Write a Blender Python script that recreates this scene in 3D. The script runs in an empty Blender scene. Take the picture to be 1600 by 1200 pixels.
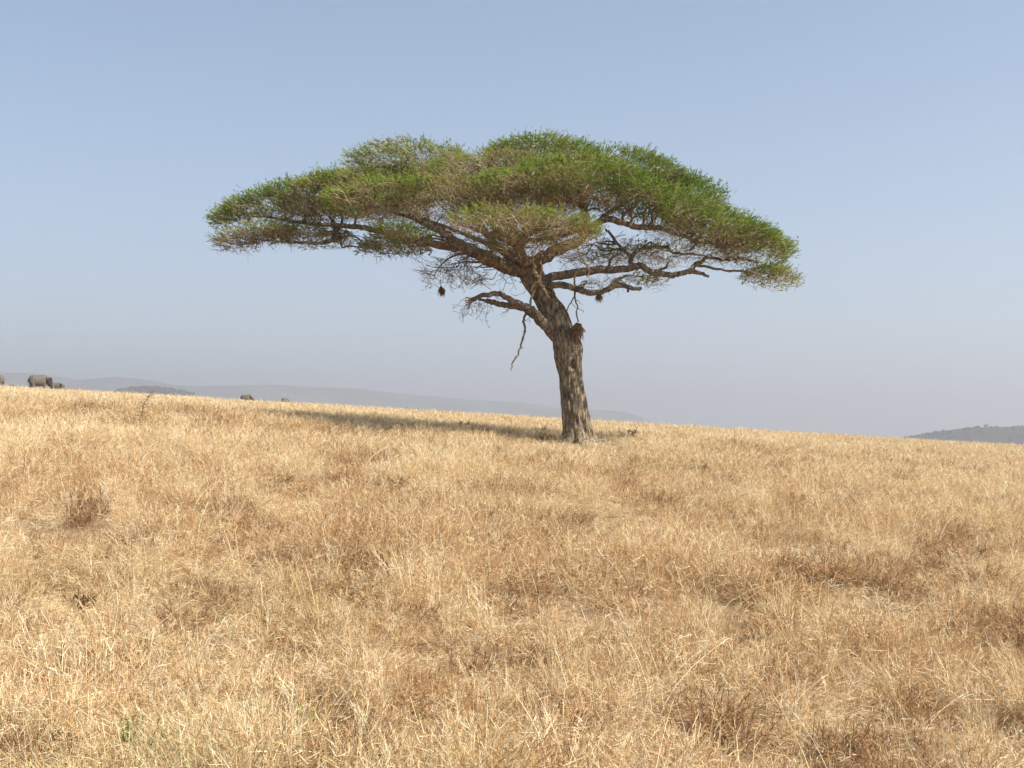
import bpy, math, random
import numpy as np
from mathutils import Vector, Matrix

random.seed(7)
rng = np.random.default_rng(11)
scn = bpy.context.scene
COL = scn.collection
PI = math.pi
R = math.radians

# ------------------------------------------------------------------ camera
CAMZ = 2.6
FPX = 2000.0            # focal length in pixels of a 1600 px wide frame
EYE = 700.0             # eye level in the frame
cam_d = bpy.data.cameras.new('camera')
cam_d.sensor_width = 36.0
cam_d.lens = 36.0 * FPX / 1600.0
cam_d.shift_y = (EYE - 600.0) / 1600.0
cam_d.clip_start = 0.1
cam_d.clip_end = 40000
cam = bpy.data.objects.new('camera', cam_d)
COL.objects.link(cam)
cam.location = (0, 0, CAMZ)
cam.rotation_euler = (R(90), 0, 0)
scn.camera = cam


def at(px, py, Y):
    return Vector(((px - 800.0) / FPX * Y, Y, CAMZ + (EYE - py) / FPX * Y))


# ------------------------------------------------------------------ light
SUN_EL, SUN_AZ = R(43), R(65)      # azimuth counted from straight behind the camera to the right
to_sun = Vector((math.sin(SUN_AZ) * math.cos(SUN_EL), -math.cos(SUN_AZ) * math.cos(SUN_EL), math.sin(SUN_EL)))
sd = bpy.data.lights.new('sun', 'SUN')
sd.energy = 5.0
sd.angle = R(0.53)
sd.color = (1.0, 0.945, 0.86)
so = bpy.data.objects.new('sun', sd)
COL.objects.link(so)
so.rotation_euler = (-to_sun).to_track_quat('-Z', 'Y').to_euler()

world = bpy.data.worlds.new('World')
scn.world = world
world.use_nodes = True
wt = world.node_tree
bg = wt.nodes['Background']
sky = wt.nodes.new('ShaderNodeTexSky')
sky.sky_type = 'NISHITA'
sky.sun_disc = False
sky.sun_elevation = SUN_EL
sky.sun_rotation = math.atan2(to_sun.x, to_sun.y)
sky.altitude = 1500
sky.air_density = 1.0
sky.dust_density = 1.5
sky.ozone_density = 0.2
hs = wt.nodes.new('ShaderNodeHueSaturation')
hs.inputs['Hue'].default_value = 0.494
hs.inputs['Saturation'].default_value = 0.98
hs.inputs['Value'].default_value = 0.99
wt.links.new(sky.outputs[0], hs.inputs['Color'])
wt.links.new(hs.outputs[0], bg.inputs[0])
bg.inputs[1].default_value = 0.095

scn.view_settings.view_transform = 'Standard'
scn.view_settings.look = 'None'
scn.view_settings.exposure = 0.92
scn.view_settings.gamma = 1.0
scn.cycles.volume_bounces = 2
scn.cycles.max_bounces = 8
scn.cycles.transparent_max_bounces = 8


# ------------------------------------------------------------------ helpers
def tag(o, label=None, cat=None, group=None, kind=None):
    if label: o['label'] = label
    if cat: o['category'] = cat
    if group: o['group'] = group
    if kind: o['kind'] = kind
    return o


def empty(name, loc, rz=0.0):
    o = bpy.data.objects.new(name, None)
    o.empty_display_size = 0.3
    COL.objects.link(o)
    o.location = loc
    o.rotation_euler = (0, 0, rz)
    return o


def smooth(a, b, x):
    t = np.clip((x - a) / (b - a), 0, 1)
    return t * t * (3 - 2 * t)


def vnoise(x, y, seed=0, scale=1.0):
    """smooth value noise in the plane, -1..1"""
    x = np.asarray(x, float) / scale + 137.3 * (seed + 1)
    y = np.asarray(y, float) / scale + 71.7 * (seed + 1)
    xi = np.floor(x).astype(np.int64); yi = np.floor(y).astype(np.int64)
    fx = x - xi; fy = y - yi
    fx = fx * fx * (3 - 2 * fx); fy = fy * fy * (3 - 2 * fy)

    def h(a, b):
        n = (a * 374761393 + b * 668265263 + seed * 974711) & 0xffffffff
        n = ((n ^ (n >> 13)) * 1274126177) & 0xffffffff
        n = n ^ (n >> 16)
        return (n & 0xffff) / 32767.5 - 1.0
    return (h(xi, yi) * (1 - fx) + h(xi + 1, yi) * fx) * (1 - fy) + (h(xi, yi + 1) * (1 - fx) + h(xi + 1, yi + 1) * fx) * fy


class MB:
    """collects vertices and faces for one mesh"""
    def __init__(self):
        self.v = []; self.f = []; self.m = []; self.n = 0; self.attr = []

    def add(self, v, f, mat=0, tint=None):
        v = np.asarray(v, float).reshape(-1, 3)
        f = np.asarray(f, int)
        self.v.append(v)
        self.f.append(f + self.n)
        self.m.append(np.full(len(f), mat, int) if np.isscalar(mat) else np.asarray(mat, int))
        if tint is None: tint = np.zeros(len(v))
        elif np.isscalar(tint): tint = np.full(len(v), float(tint))
        self.attr.append(np.asarray(tint, float))
        self.n += len(v)

    def build(self, name, mats, parent=None, smooth_shade=False, origin=(0, 0, 0)):
        me = bpy.data.meshes.new(name)
        V = np.concatenate(self.v) - np.array(origin)
        groups = {}
        for f, m in zip(self.f, self.m):
            groups.setdefault(f.shape[1], []).append((f, m))
        nl = sum(f.size for f in self.f); nf = sum(len(f) for f in self.f)
        me.vertices.add(len(V)); me.vertices.foreach_set('co', V.ravel())
        me.loops.add(nl); me.polygons.add(nf)
        li = []; ls = []; mi = []; s = 0
        for k, lst in groups.items():
            for f, m in lst:
                li.append(f.ravel()); ls.append(s + np.arange(len(f)) * k); mi.append(m); s += f.size
        me.loops.foreach_set('vertex_index', np.concatenate(li).astype(np.int32))
        me.polygons.foreach_set('loop_start', np.concatenate(ls).astype(np.int32))
        me.polygons.foreach_set('material_index', np.concatenate(mi).astype(np.int32))
        if smooth_shade: me.polygons.foreach_set('use_smooth', np.ones(nf, bool))
        a = me.attributes.new('tint', 'FLOAT', 'POINT')
        a.data.foreach_set('value', np.concatenate(self.attr).astype(np.float32))
        me.update(calc_edges=True)
        for m in mats: me.materials.append(m)
        o = bpy.data.objects.new(name, me)
        COL.objects.link(o)
        if parent: o.parent = parent
        return o


def catmull(P, per=5):
    P = np.asarray(P, float)
    if len(P) < 3:
        t = np.linspace(0, 1, per + 1)[:, None]
        return P[0] * (1 - t) + P[-1] * t
    Q = np.vstack([2 * P[0] - P[1], P, 2 * P[-1] - P[-2]])
    out = []
    for i in range(1, len(Q) - 2):
        p0, p1, p2, p3 = Q[i - 1], Q[i], Q[i + 1], Q[i + 2]
        for k in range(per):
            t = k / per
            out.append(0.5 * (2 * p1 + (p2 - p0) * t + (2 * p0 - 5 * p1 + 4 * p2 - p3) * t * t + (3 * p1 - p0 - 3 * p2 + p3) * t ** 3))
    out.append(Q[-2])
    return np.array(out)


def tube(mb, pts, rad, ns=8, per=5, wob=0.0, rough=0.0, mat=0, tint=0.0, resample=True):
    """tapered tube through pts (x, y, z) with radii rad"""
    P = np.asarray(pts, float); rad = np.asarray(rad, float)
    if resample:
        C = catmull(np.column_stack([P, rad]), per)
        P = C[:, :3]; rad = np.maximum(C[:, 3], 0.002)
    n = len(P)
    if wob:
        w = rng.normal(0, wob, (n, 3)); w[0] = 0
        P = P + w
    T = np.gradient(P, axis=0); T /= np.linalg.norm(T, axis=1)[:, None] + 1e-9
    ref = np.array([0.0, 1.0, 0.0]) if abs(T[0][1]) < 0.9 else np.array([1.0, 0, 0])
    vs = []
    u = np.cross(T[0], ref); u /= np.linalg.norm(u)
    ang = np.linspace(0, 2 * PI, ns, endpoint=False)
    for i in range(n):
        u = u - T[i] * np.dot(u, T[i]); u /= np.linalg.norm(u) + 1e-9
        w = np.cross(T[i], u)
        rr = rad[i] * (1 + (rng.normal(0, rough, ns) if rough else 0))
        vs.append(P[i] + (np.cos(ang) * rr)[:, None] * u + (np.sin(ang) * rr)[:, None] * w)
    V = np.concatenate(vs)
    F = []
    for i in range(n - 1):
        a = i * ns + np.arange(ns); b = i * ns + (np.arange(ns) + 1) % ns
        F.append(np.column_stack([a, b, b + ns, a + ns]))
    mb.add(V, np.concatenate(F), mat, tint)
    k = ns
    c0 = np.vstack([V[:k], P[:1]]); c1 = np.vstack([V[-k:], P[-1:] + T[-1:] * rad[-1] * 0.6])
    i = np.arange(k); j = (i + 1) % k
    mb.add(c0, np.column_stack([j, i, np.full(k, k)]), mat, tint)
    mb.add(c1, np.column_stack([i, j, np.full(k, k)]), mat, tint)
    return P, rad


def ribbons(mb, base, direc, length, width, bend, seg=3, mat=0, tint=0.0, taper=0.15, side=None):
    """many thin blades: base, direc (n,3), length, width, bend (n,3) added with t^2"""
    n = len(base)
    t = np.linspace(0, 1, seg + 1)
    P = base[:, None, :] + direc[:, None, :] * (length[:, None] * t)[:, :, None] + bend[:, None, :] * (t * t)[None, :, None]
    if side is None:
        side = np.cross(direc, rng.normal(0, 1, (n, 3)))
    side = side / (np.linalg.norm(side, axis=1)[:, None] + 1e-9)
    w = width[:, None] * (1 - (1 - taper) * t ** 1.5)[None, :] * 0.5
    A = P - side[:, None, :] * w[:, :, None]; B = P + side[:, None, :] * w[:, :, None]
    V = np.stack([A, B], 2).reshape(-1, 3)
    k = 2 * (seg + 1)
    off = (np.arange(n) * k)[:, None]
    F = np.concatenate([off + np.array([2 * s, 2 * s + 1, 2 * s + 3, 2 * s + 2]) for s in range(seg)])
    tt = np.repeat(tint, k) if not np.isscalar(tint) else tint
    mb.add(V, F, mat, tt)
    return P


def quads(mb, c, along, across, la, wa, mat, tint):
    """leaf sized diamonds"""
    along = along / (np.linalg.norm(along, axis=1)[:, None] + 1e-9)
    across = np.cross(along, across); across /= np.linalg.norm(across, axis=1)[:, None] + 1e-9
    a = along * (la * 0.5)[:, None]; b = across * (wa * 0.5)[:, None]
    V = np.stack([c - a, c + b, c + a, c - b], 1).reshape(-1, 3)
    n = len(c)
    F = (np.arange(n) * 4)[:, None] + np.arange(4)
    mb.add(V, F, mat, np.repeat(tint, 4) if not np.isscalar(tint) else tint)


# ------------------------------------------------------------------ materials
def new_mat(name, rough=0.9):
    m = bpy.data.materials.new(name); m.use_nodes = True
    nt = m.node_tree; b = nt.nodes['Principled BSDF']
    b.inputs['Roughness'].default_value = rough
    b.inputs['Specular IOR Level'].default_value = 0.2
    return m, nt, b


def ramp(nt, stops, interp='LINEAR'):
    r = nt.nodes.new('ShaderNodeValToRGB'); e = r.color_ramp.elements
    r.color_ramp.interpolation = interp
    while len(e) > 1: e.remove(e[-1])
    e[0].position = stops[0][0]; e[0].color = (*stops[0][1], 1)
    for p, c in stops[1:]:
        k = e.new(p); k.color = (*c, 1)
    return r


def noise_node(nt, scale, detail=5, rough=0.6, coord=None, dist=0.0):
    n = nt.nodes.new('ShaderNodeTexNoise'); n.inputs['Scale'].default_value = scale
    n.inputs['Detail'].default_value = detail; n.inputs['Roughness'].default_value = rough
    n.inputs['Distortion'].default_value = dist
    if coord is not None: nt.links.new(coord, n.inputs['Vector'])
    return n


def math_node(nt, op, a, b=None, c=None, clamp=False):
    m = nt.nodes.new('ShaderNodeMath'); m.operation = op; m.use_clamp = clamp
    for i, v in enumerate((a, b, c)):
        if v is None: continue
        if isinstance(v, (int, float)): m.inputs[i].default_value = v
        else: nt.links.new(v, m.inputs[i])
    return m.outputs[0]


def leafy(nt, b, color_out, trans=0.35):
    """thin two sided surface: diffuse plus translucent"""
    d = nt.nodes.new('ShaderNodeBsdfDiffuse'); t = nt.nodes.new('ShaderNodeBsdfTranslucent')
    mx = nt.nodes.new('ShaderNodeMixShader'); mx.inputs[0].default_value = trans
    nt.links.new(color_out, d.inputs[0]); nt.links.new(color_out, t.inputs[0])
    nt.links.new(d.outputs[0], mx.inputs[1]); nt.links.new(t.outputs[0], mx.inputs[2])
    out = [n for n in nt.nodes if n.type == 'OUTPUT_MATERIAL'][0]
    nt.links.new(mx.outputs[0], out.inputs['Surface'])
    nt.nodes.remove(b)


def attr(nt, name, typ='GEOMETRY'):
    a = nt.nodes.new('ShaderNodeAttribute'); a.attribute_name = name; a.attribute_type = typ
    return a.outputs['Fac']


# dry grass: kind of the tuft from the scatter, blade by blade variation from the mesh
def grass_mat():
    m, nt, b = new_mat('dry_grass')
    t = attr(nt, 'kind_tint', 'INSTANCER')
    bl = attr(nt, 'tint')
    s = math_node(nt, 'ADD', t, math_node(nt, 'MULTIPLY', math_node(nt, 'SUBTRACT', bl, 0.5), 0.78), clamp=True)
    r = ramp(nt, [(0.0, (0.86, 0.76, 0.53)), (0.22, (0.80, 0.65, 0.39)), (0.42, (0.70, 0.50, 0.265)), (0.60, (0.53, 0.325, 0.155)),
                  (0.78, (0.38, 0.20, 0.095)), (1.0, (0.17, 0.09, 0.048))])
    nt.links.new(s, r.inputs[0])
    mx = nt.nodes.new('ShaderNodeMix'); mx.data_type = 'RGBA'
    nt.links.new(attr(nt, 'kind_green', 'INSTANCER'), mx.inputs[0])
    nt.links.new(r.outputs[0], mx.inputs[6]); mx.inputs[7].default_value = (0.30, 0.31, 0.10, 1)
    leafy(nt, b, mx.outputs[2], 0.22)
    return m


M_GRASS = grass_mat()


def simple_leaf(name, stops, trans=0.35):
    m, nt, b = new_mat(name)
    r = ramp(nt, stops); nt.links.new(attr(nt, 'tint'), r.inputs[0])
    leafy(nt, b, r.outputs[0], trans)
    return m


M_LEAF = simple_leaf('acacia_leaf', [(0.0, (0.145, 0.235, 0.030)), (0.3, (0.205, 0.285, 0.038)), (0.55, (0.27, 0.31, 0.062)),
                                     (0.8, (0.26, 0.24, 0.08)), (1.0, (0.26, 0.18, 0.10))], 0.5)
M_TWIG = simple_leaf('acacia_twig', [(0.0, (0.25, 0.175, 0.105)), (0.5, (0.35, 0.255, 0.155)), (1.0, (0.46, 0.36, 0.24))], 0.1)
M_STRAW = simple_leaf('straw', [(0.0, (0.70, 0.52, 0.28)), (0.5, (0.55, 0.36, 0.17)), (1.0, (0.26, 0.15, 0.08))], 0.25)
M_NEST = simple_leaf('nest_straw', [(0.0, (0.36, 0.22, 0.10)), (0.5, (0.22, 0.12, 0.06)), (1.0, (0.12, 0.07, 0.045))], 0.1)
M_HERB = simple_leaf('herb_leaf', [(0.0, (0.06, 0.13, 0.025)), (0.5, (0.13, 0.21, 0.04)), (1.0, (0.36, 0.37, 0.11))], 0.35)
M_WEED = simple_leaf('dead_weed', [(0.0, (0.14, 0.10, 0.055)), (0.5, (0.28, 0.16, 0.075)), (1.0, (0.42, 0.26, 0.12))], 0.2)


def bark_mat(name, stops, sc=6.0, stretch=0.25, bump=0.6):
    m, nt, b = new_mat(name, 0.95)
    tc = nt.nodes.new('ShaderNodeTexCoord')
    mp = nt.nodes.new('ShaderNodeMapping'); mp.inputs['Scale'].default_value = (1, 1, stretch)
    nt.links.new(tc.outputs['Object'], mp.inputs[0])
    n = noise_node(nt, sc, 8, 0.68, mp.outputs[0], 0.4)
    n2 = noise_node(nt, sc * 0.35, 3, 0.5, tc.outputs['Object'])
    v = nt.nodes.new('ShaderNodeTexVoronoi'); v.feature = 'DISTANCE_TO_EDGE'; v.inputs['Scale'].default_value = sc * 1.1
    nt.links.new(mp.outputs[0], v.inputs['Vector'])
    crack = math_node(nt, 'MULTIPLY', v.outputs['Distance'], 3.0, clamp=True)
    n3 = noise_node(nt, sc * 3.2, 5, 0.7, mp.outputs[0], 0.8)
    s = math_node(nt, 'ADD', math_node(nt, 'MULTIPLY', n.outputs['Fac'], 0.55), math_node(nt, 'MULTIPLY', n2.outputs['Fac'], 0.25))
    s = math_node(nt, 'ADD', s, math_node(nt, 'MULTIPLY', n3.outputs['Fac'], 0.28))
    s = math_node(nt, 'ADD', s, math_node(nt, 'MULTIPLY', math_node(nt, 'SUBTRACT', crack, 0.6), 0.09))
    r = ramp(nt, stops); nt.links.new(s, r.inputs[0])
    nt.links.new(r.outputs[0], b.inputs['Base Color'])
    bp = nt.nodes.new('ShaderNodeBump'); bp.inputs['Strength'].default_value = bump; bp.inputs['Distance'].default_value = 0.05
    nt.links.new(math_node(nt, 'ADD', math_node(nt, 'ADD', n.outputs['Fac'], n3.outputs['Fac']), math_node(nt, 'MULTIPLY', crack, 0.25)), bp.inputs['Height'])
    nt.links.new(bp.outputs[0], b.inputs['Normal'])
    return m


M_BARK = bark_mat('bark', [(0.415, (0.045, 0.031, 0.021)), (0.49, (0.165, 0.12, 0.078)), (0.57, (0.31, 0.24, 0.16)), (0.70, (0.50, 0.41, 0.285))], 8.5, 0.3, 1.0)
M_LIMB = bark_mat('limb_bark', [(0.38, (0.05, 0.037, 0.027)), (0.5, (0.15, 0.113, 0.08)), (0.6, (0.29, 0.232, 0.168)), (0.73, (0.48, 0.40, 0.30))], 7.0, 0.6, 0.5)
M_PALE = bark_mat('stripped_wood', [(0.3, (0.30, 0.21, 0.13)), (0.55, (0.50, 0.38, 0.26)), (0.8, (0.62, 0.52, 0.40))], 8.0, 0.5, 0.3)
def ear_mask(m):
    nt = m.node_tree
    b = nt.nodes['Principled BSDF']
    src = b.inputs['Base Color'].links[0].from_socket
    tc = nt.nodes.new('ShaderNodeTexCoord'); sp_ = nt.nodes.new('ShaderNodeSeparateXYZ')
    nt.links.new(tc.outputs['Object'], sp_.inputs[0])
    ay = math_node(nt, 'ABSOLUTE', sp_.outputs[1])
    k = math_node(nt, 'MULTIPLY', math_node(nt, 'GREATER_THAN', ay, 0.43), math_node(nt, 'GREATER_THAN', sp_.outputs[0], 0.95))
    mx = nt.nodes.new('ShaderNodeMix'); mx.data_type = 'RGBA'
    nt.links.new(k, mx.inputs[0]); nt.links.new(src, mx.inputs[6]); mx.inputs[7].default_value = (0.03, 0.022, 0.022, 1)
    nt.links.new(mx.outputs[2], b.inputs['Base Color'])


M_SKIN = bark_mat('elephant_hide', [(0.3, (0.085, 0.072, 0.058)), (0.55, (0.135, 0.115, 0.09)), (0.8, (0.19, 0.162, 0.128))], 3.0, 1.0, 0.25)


def ground_mat():
    m, nt, b = new_mat('ground_litter', 0.95)
    g = nt.nodes.new('ShaderNodeNewGeometry')
    n1 = noise_node(nt, 0.35, 5, 0.6, g.outputs['Position'])
    n2 = noise_node(nt, 14.0, 8, 0.75, g.outputs['Position'], 1.5)
    s = math_node(nt, 'ADD', math_node(nt, 'MULTIPLY', n1.outputs['Fac'], 0.45), math_node(nt, 'MULTIPLY', n2.outputs['Fac'], 0.6))
    r = ramp(nt, [(0.32, (0.12, 0.072, 0.04)), (0.5, (0.23, 0.15, 0.082)), (0.62, (0.36, 0.255, 0.145)), (0.8, (0.52, 0.40, 0.23))])
    nt.links.new(s, r.inputs[0]); nt.links.new(r.outputs[0], b.inputs['Base Color'])
    bp = nt.nodes.new('ShaderNodeBump'); bp.inputs['Strength'].default_value = 0.7; bp.inputs['Distance'].default_value = 0.06
    nt.links.new(n2.outputs['Fac'], bp.inputs['Height']); nt.links.new(bp.outputs[0], b.inputs['Normal'])
    return m


M_GROUND = ground_mat()


def hill_mat(name, stops, sc):
    m, nt, b = new_mat(name, 1.0)
    g = nt.nodes.new('ShaderNodeNewGeometry')
    n1 = noise_node(nt, sc, 6, 0.6, g.outputs['Position']); n2 = noise_node(nt, sc * 9, 4, 0.7, g.outputs['Position'])
    s = math_node(nt, 'ADD', math_node(nt, 'MULTIPLY', n1.outputs['Fac'], 0.6), math_node(nt, 'MULTIPLY', n2.outputs['Fac'], 0.42))
    r = ramp(nt, stops); nt.links.new(s, r.inputs[0]); nt.links.new(r.outputs[0], b.inputs['Base Color'])
    return m


M_HILL = hill_mat('hill_scrub', [(0.36, (0.06, 0.07, 0.04)), (0.5, (0.09, 0.09, 0.06)), (0.6, (0.16, 0.145, 0.10)), (0.72, (0.34, 0.29, 0.20))], 0.006)
M_RIDGE = hill_mat('ridge_scrub', [(0.36, (0.018, 0.02, 0.014)), (0.52, (0.036, 0.034, 0.024)), (0.7, (0.075, 0.062, 0.042))], 0.02)
M_FARLEAF = hill_mat('far_foliage', [(0.35, (0.035, 0.05, 0.02)), (0.6, (0.075, 0.09, 0.035))], 0.3)

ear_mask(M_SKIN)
# ------------------------------------------------------------------ ground
DY = np.array([-400, 0, 5, 10, 15, 20, 28, 40, 55, 80, 120, 160, 205, 400])
DV = np.array([2.72, 2.72, 2.72, 2.69, 2.21, 1.73, 1.16, 0.70, 0.46, 0.28, 0.13, 0.04, 0.0, 0.0])
_yy = np.linspace(-400, 400, 4001)
_dd = np.interp(_yy, DY, DV)
for _k in (41, 31, 21):
    _ker = np.ones(_k) / _k
    _dd = np.where(_yy < 4000, np.convolve(np.pad(_dd, _k // 2, mode='edge'), _ker, 'valid'), _dd)


def gheight(x, y):
    x = np.asarray(x, float); y = np.asarray(y, float)
    D = np.interp(y, _yy, _dd)
    xs = 420 * np.tanh(x / 420)
    yc = np.clip(y, -400, 1500)
    plane = CAMZ + 0.0226 * yc - 0.0582 * xs - D
    near = np.exp(-((y / 90) ** 2))
    bump = (0.10 * vnoise(x, y, 3, 4.5) + 0.05 * vnoise(x, y, 4, 1.3)) * (0.25 + 0.75 * near)
    bump = bump + 0.34 * smooth(-3.8, -7.2, x) * np.exp(-((y - 36.3) / 3.0) ** 2)
    w = smooth(205, 900, y)
    return (plane + bump) * (1 - w) + w * (-25 + 3 * vnoise(x, y, 5, 300))


def gz(x, y): return float(gheight(np.array([x]), np.array([y]))[0])


def axis(neg, pos, d0, growth):
    a = [0.0]; d = d0
    while a[-1] < pos: a.append(a[-1] + d); d *= growth
    b = [0.0]; d = d0
    while b[-1] > neg: b.append(b[-1] - d); d *= growth
    return np.array(b[1:][::-1] + a)


gx = axis(-7000, 7000, 0.5, 1.045)
gy = axis(-350, 11000, 0.5, 1.022) 
GX, GY = np.meshgrid(gx, gy)
V = np.column_stack([GX.ravel(), GY.ravel(), gheight(GX.ravel(), GY.ravel())])
nx, ny = len(gx), len(gy)
ii, jj = np.meshgrid(np.arange(nx - 1), np.arange(ny - 1))
a = (jj * nx + ii).ravel()
mb = MB(); mb.add(V, np.column_stack([a, a + 1, a + nx + 1, a + nx]))
ground = mb.build('ground', [M_GROUND], None, True)
tag(ground, 'savanna ground rising gently to a slanting skyline under dry grass', 'ground', kind='structure')

# ------------------------------------------------------------------ grass (one scattered object)
tuft_col = bpy.data.collections.new('grass_tufts')      # sources for the scatter


def make_tuft(i, radius, nblade, lmin, lmax, lean, width, curl=0.3, seg=3, heads=0, flat=0, flatlen=0.25):
    mb = MB()
    n = nblade
    ang = rng.uniform(0, 2 * PI, n); r = radius * np.sqrt(rng.uniform(0, 1, n))
    base = np.column_stack([np.cos(ang) * r, np.sin(ang) * r, np.full(n, -0.03)])
    la = np.abs(rng.normal(0, lean, n)); az = ang + rng.normal(0, 1.1, n)
    d = np.column_stack([np.sin(la) * np.cos(az), np.sin(la) * np.sin(az), np.cos(la)])
    L = rng.uniform(lmin, lmax, n)
    bend = np.column_stack([np.cos(az), np.sin(az), -0.35 * np.ones(n)]) * (L * np.abs(rng.normal(0, curl, n)))[:, None]
    tint = rng.uniform(0, 1, n)
    P = ribbons(mb, base, d, L, np.full(n, width) * rng.uniform(0.6, 1.25, n), bend, seg, 0, tint, 0.35)
    if heads:                                             # open seed heads and short side leaves on the stems
        sel = rng.choice(n, min(n, heads), replace=False)
        k = 5
        tip = np.repeat(P[sel, -1], k, 0)
        prev = np.repeat(P[sel, -2], k, 0)
        t = rng.uniform(0.0, 1.0, (len(tip), 1))
        c = prev * (1 - t) + tip * t
        dd = (tip - prev); dd /= np.linalg.norm(dd, axis=1)[:, None] + 1e-9
        dd = dd + rng.normal(0, 0.55, dd.shape)
        ll = rng.uniform(0.03, 0.085, len(c)) * (width / 0.006) ** 0.5
        ribbons(mb, c, dd, ll, np.full(len(c), width * 1.0), rng.normal(0, 0.015, c.shape), 1, 0, np.clip(np.repeat(tint[sel], k) + 0.15, 0, 1), 0.5)
    if flat:                                              # broken blades lying about
        n = flat
        ang = rng.uniform(0, 2 * PI, n); r = radius * 1.3 * np.sqrt(rng.uniform(0, 1, n))
        base = np.column_stack([np.cos(ang) * r, np.sin(ang) * r, rng.uniform(0.0, lmax * 0.45, n)])
        az = rng.uniform(0, 2 * PI, n); el = rng.normal(0.05, 0.35, n)
        d = np.column_stack([np.cos(el) * np.cos(az), np.cos(el) * np.sin(az), np.sin(el)])
        L = rng.uniform(0.4, 1.2, n) * flatlen
        ribbons(mb, base, d, L, np.full(n, width) * rng.uniform(0.7, 1.4, n), rng.normal(0, 0.3, (n, 3)) * L[:, None] * np.array([1, 1, 0.5]), 2, 0, rng.uniform(0, 1, n), 0.4)
    o = mb.build('grass_tuft_%02d' % i, [M_GRASS])
    COL.objects.unlink(o); tuft_col.objects.link(o)
    return o


idx = 0
NEAR_MAT, NEAR_UP, NEAR_FORB, NEAR_TALL, MID, FAR = [], [], [], [], [], []
for k in range(4):
    make_tuft(idx, 0.20, 34, 0.12, 0.32, 0.75, 0.0050, 0.6, 3, 14, 90, 0.13); NEAR_MAT.append(idx); idx += 1
for k in range(4):
    make_tuft(idx, 0.13, 44, 0.26, 0.58, 0.30, 0.0045, 0.30, 3, 30, 40, 0.13); NEAR_UP.append(idx); idx += 1
for k in range(3):
    make_tuft(idx, 0.16, 30, 0.20, 0.42, 0.50, 0.0055, 0.25, 3, 30, 110, 0.085); NEAR_FORB.append(idx); idx += 1
for k in range(3):
    make_tuft(idx, 0.10, 7, 0.65, 1.05, 0.35, 0.0058, 0.45, 5, 7, 0); NEAR_TALL.append(idx); idx += 1
for k in range(5):
    make_tuft(idx, 0.30, 66, 0.16, 0.50, 0.45, 0.0085, 0.35, 2, 26, 56, 0.2); MID.append(idx); idx += 1
for k in range(4):
    make_tuft(idx, 0.75, 110, 0.14, 0.38, 0.45, 0.019, 0.3, 2, 16, 50, 0.3); FAR.append(idx); idx += 1


def wedge(y0, y1, dens, tan=0.60, extra=3.0):
    n_try = int(dens * (tan * (y1 * y1 - y0 * y0) + 2 * extra * (y1 - y0)))
    u = rng.uniform(0, 1, n_try)
    # y with pdf ~ tan*y+extra
    A, B = tan / 2, extra
    c0 = A * y0 * y0 + B * y0; c1 = A * y1 * y1 + B * y1
    c = c0 + u * (c1 - c0)
    y = (-B + np.sqrt(B * B + 4 * A * c)) / (2 * A)
    x = rng.uniform(-1, 1, n_try) * (tan * y + extra)
    return x, y


def pick(lst, n): return np.array(lst)[rng.integers(0, len(lst), n)]


TX, TY = at(905, 693, 40).x, 40.0
pts = []


def tintfield(x, y):
    a = vnoise(x, y, 11, 4.0) * 0.40 + vnoise(x, y, 12, 1.2) * 0.55 + vnoise(x, y, 13, 16.0) * 0.4
    t = 0.345 + 0.18 * a
    t = t - 0.12 * smooth(13, 40, y) + 0.05 * smooth(50, 120, y)          # paler towards the skyline
    t = t + 0.10 * np.exp(-((x - 6.5) / 5.0) ** 2 - ((y - 36) / 3.5) ** 2)   # reddish stand right of the tree
    return np.clip(t + rng.normal(0, 0.06, x.shape), 0.0, 0.97)


def greenfield(x, y):
    g = smooth(15, 9.5, y) * smooth(0.15, 0.8, vnoise(x, y, 17, 2.2)) * 0.55 + 0.25 * smooth(0.45, 0.9, vnoise(x, y, 18, 3.1))
    return g * rng.uniform(0, 1, x.shape)


def add_pts(x, y, var, sc, tint):
    pts.append(np.column_stack([x, y, gheight(x, y), var, sc, tint, greenfield(x, y)]))


# near field
x, y = wedge(4.5, 30, 30)
pn = vnoise(x, y, 21, 2.6) * 0.6 + vnoise(x, y, 22, 0.9) * 0.5
th = vnoise(x, y, 23, 1.1) * 0.6 + vnoise(x, y, 24, 3.2) * 0.5       # thin patches
keep = rng.uniform(0, 1, len(x)) < np.clip(0.95 + 0.9 * th, 0.35, 1.0)
x, y, pn, th = x[keep], y[keep], pn[keep], th[keep]
u = rng.uniform(0, 1, len(x))
up = u < np.clip(0.36 + 0.55 * pn, 0.06, 0.8)
var = np.where(up, pick(NEAR_UP, len(x)), pick(NEAR_MAT, len(x)))
fo = (0.8 * vnoise(x, y, 25, 0.7) + 0.5 * vnoise(x, y, 30, 0.4) + 0.15 * vnoise(x, y, 26, 5.0)) > 0.46
fo &= rng.uniform(0, 1, len(x)) < 0.8
var = np.where(fo, pick(NEAR_FORB, len(x)), var)
t = tintfield(x, y) + np.where(fo, rng.uniform(0.10, 0.38, len(x)), 0) - np.where(up & ~fo, 0.05, 0)
sc = rng.uniform(0.6, 1.2, len(x)) * (1 + 0.35 * pn)
flat = (vnoise(x, y, 33, 2.4) + 0.5 * vnoise(x, y, 34, 0.9)) > 0.62       # trampled, lying grass
var = np.where(flat, pick(NEAR_MAT, len(x)), var)
sc = np.where(flat, sc * 0.70, sc); t = np.where(flat, t - 0.08, t)
add_pts(x, y, var, sc, np.clip(t, 0, 0.97))
x, y = wedge(6, 34, 0.9)
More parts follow.
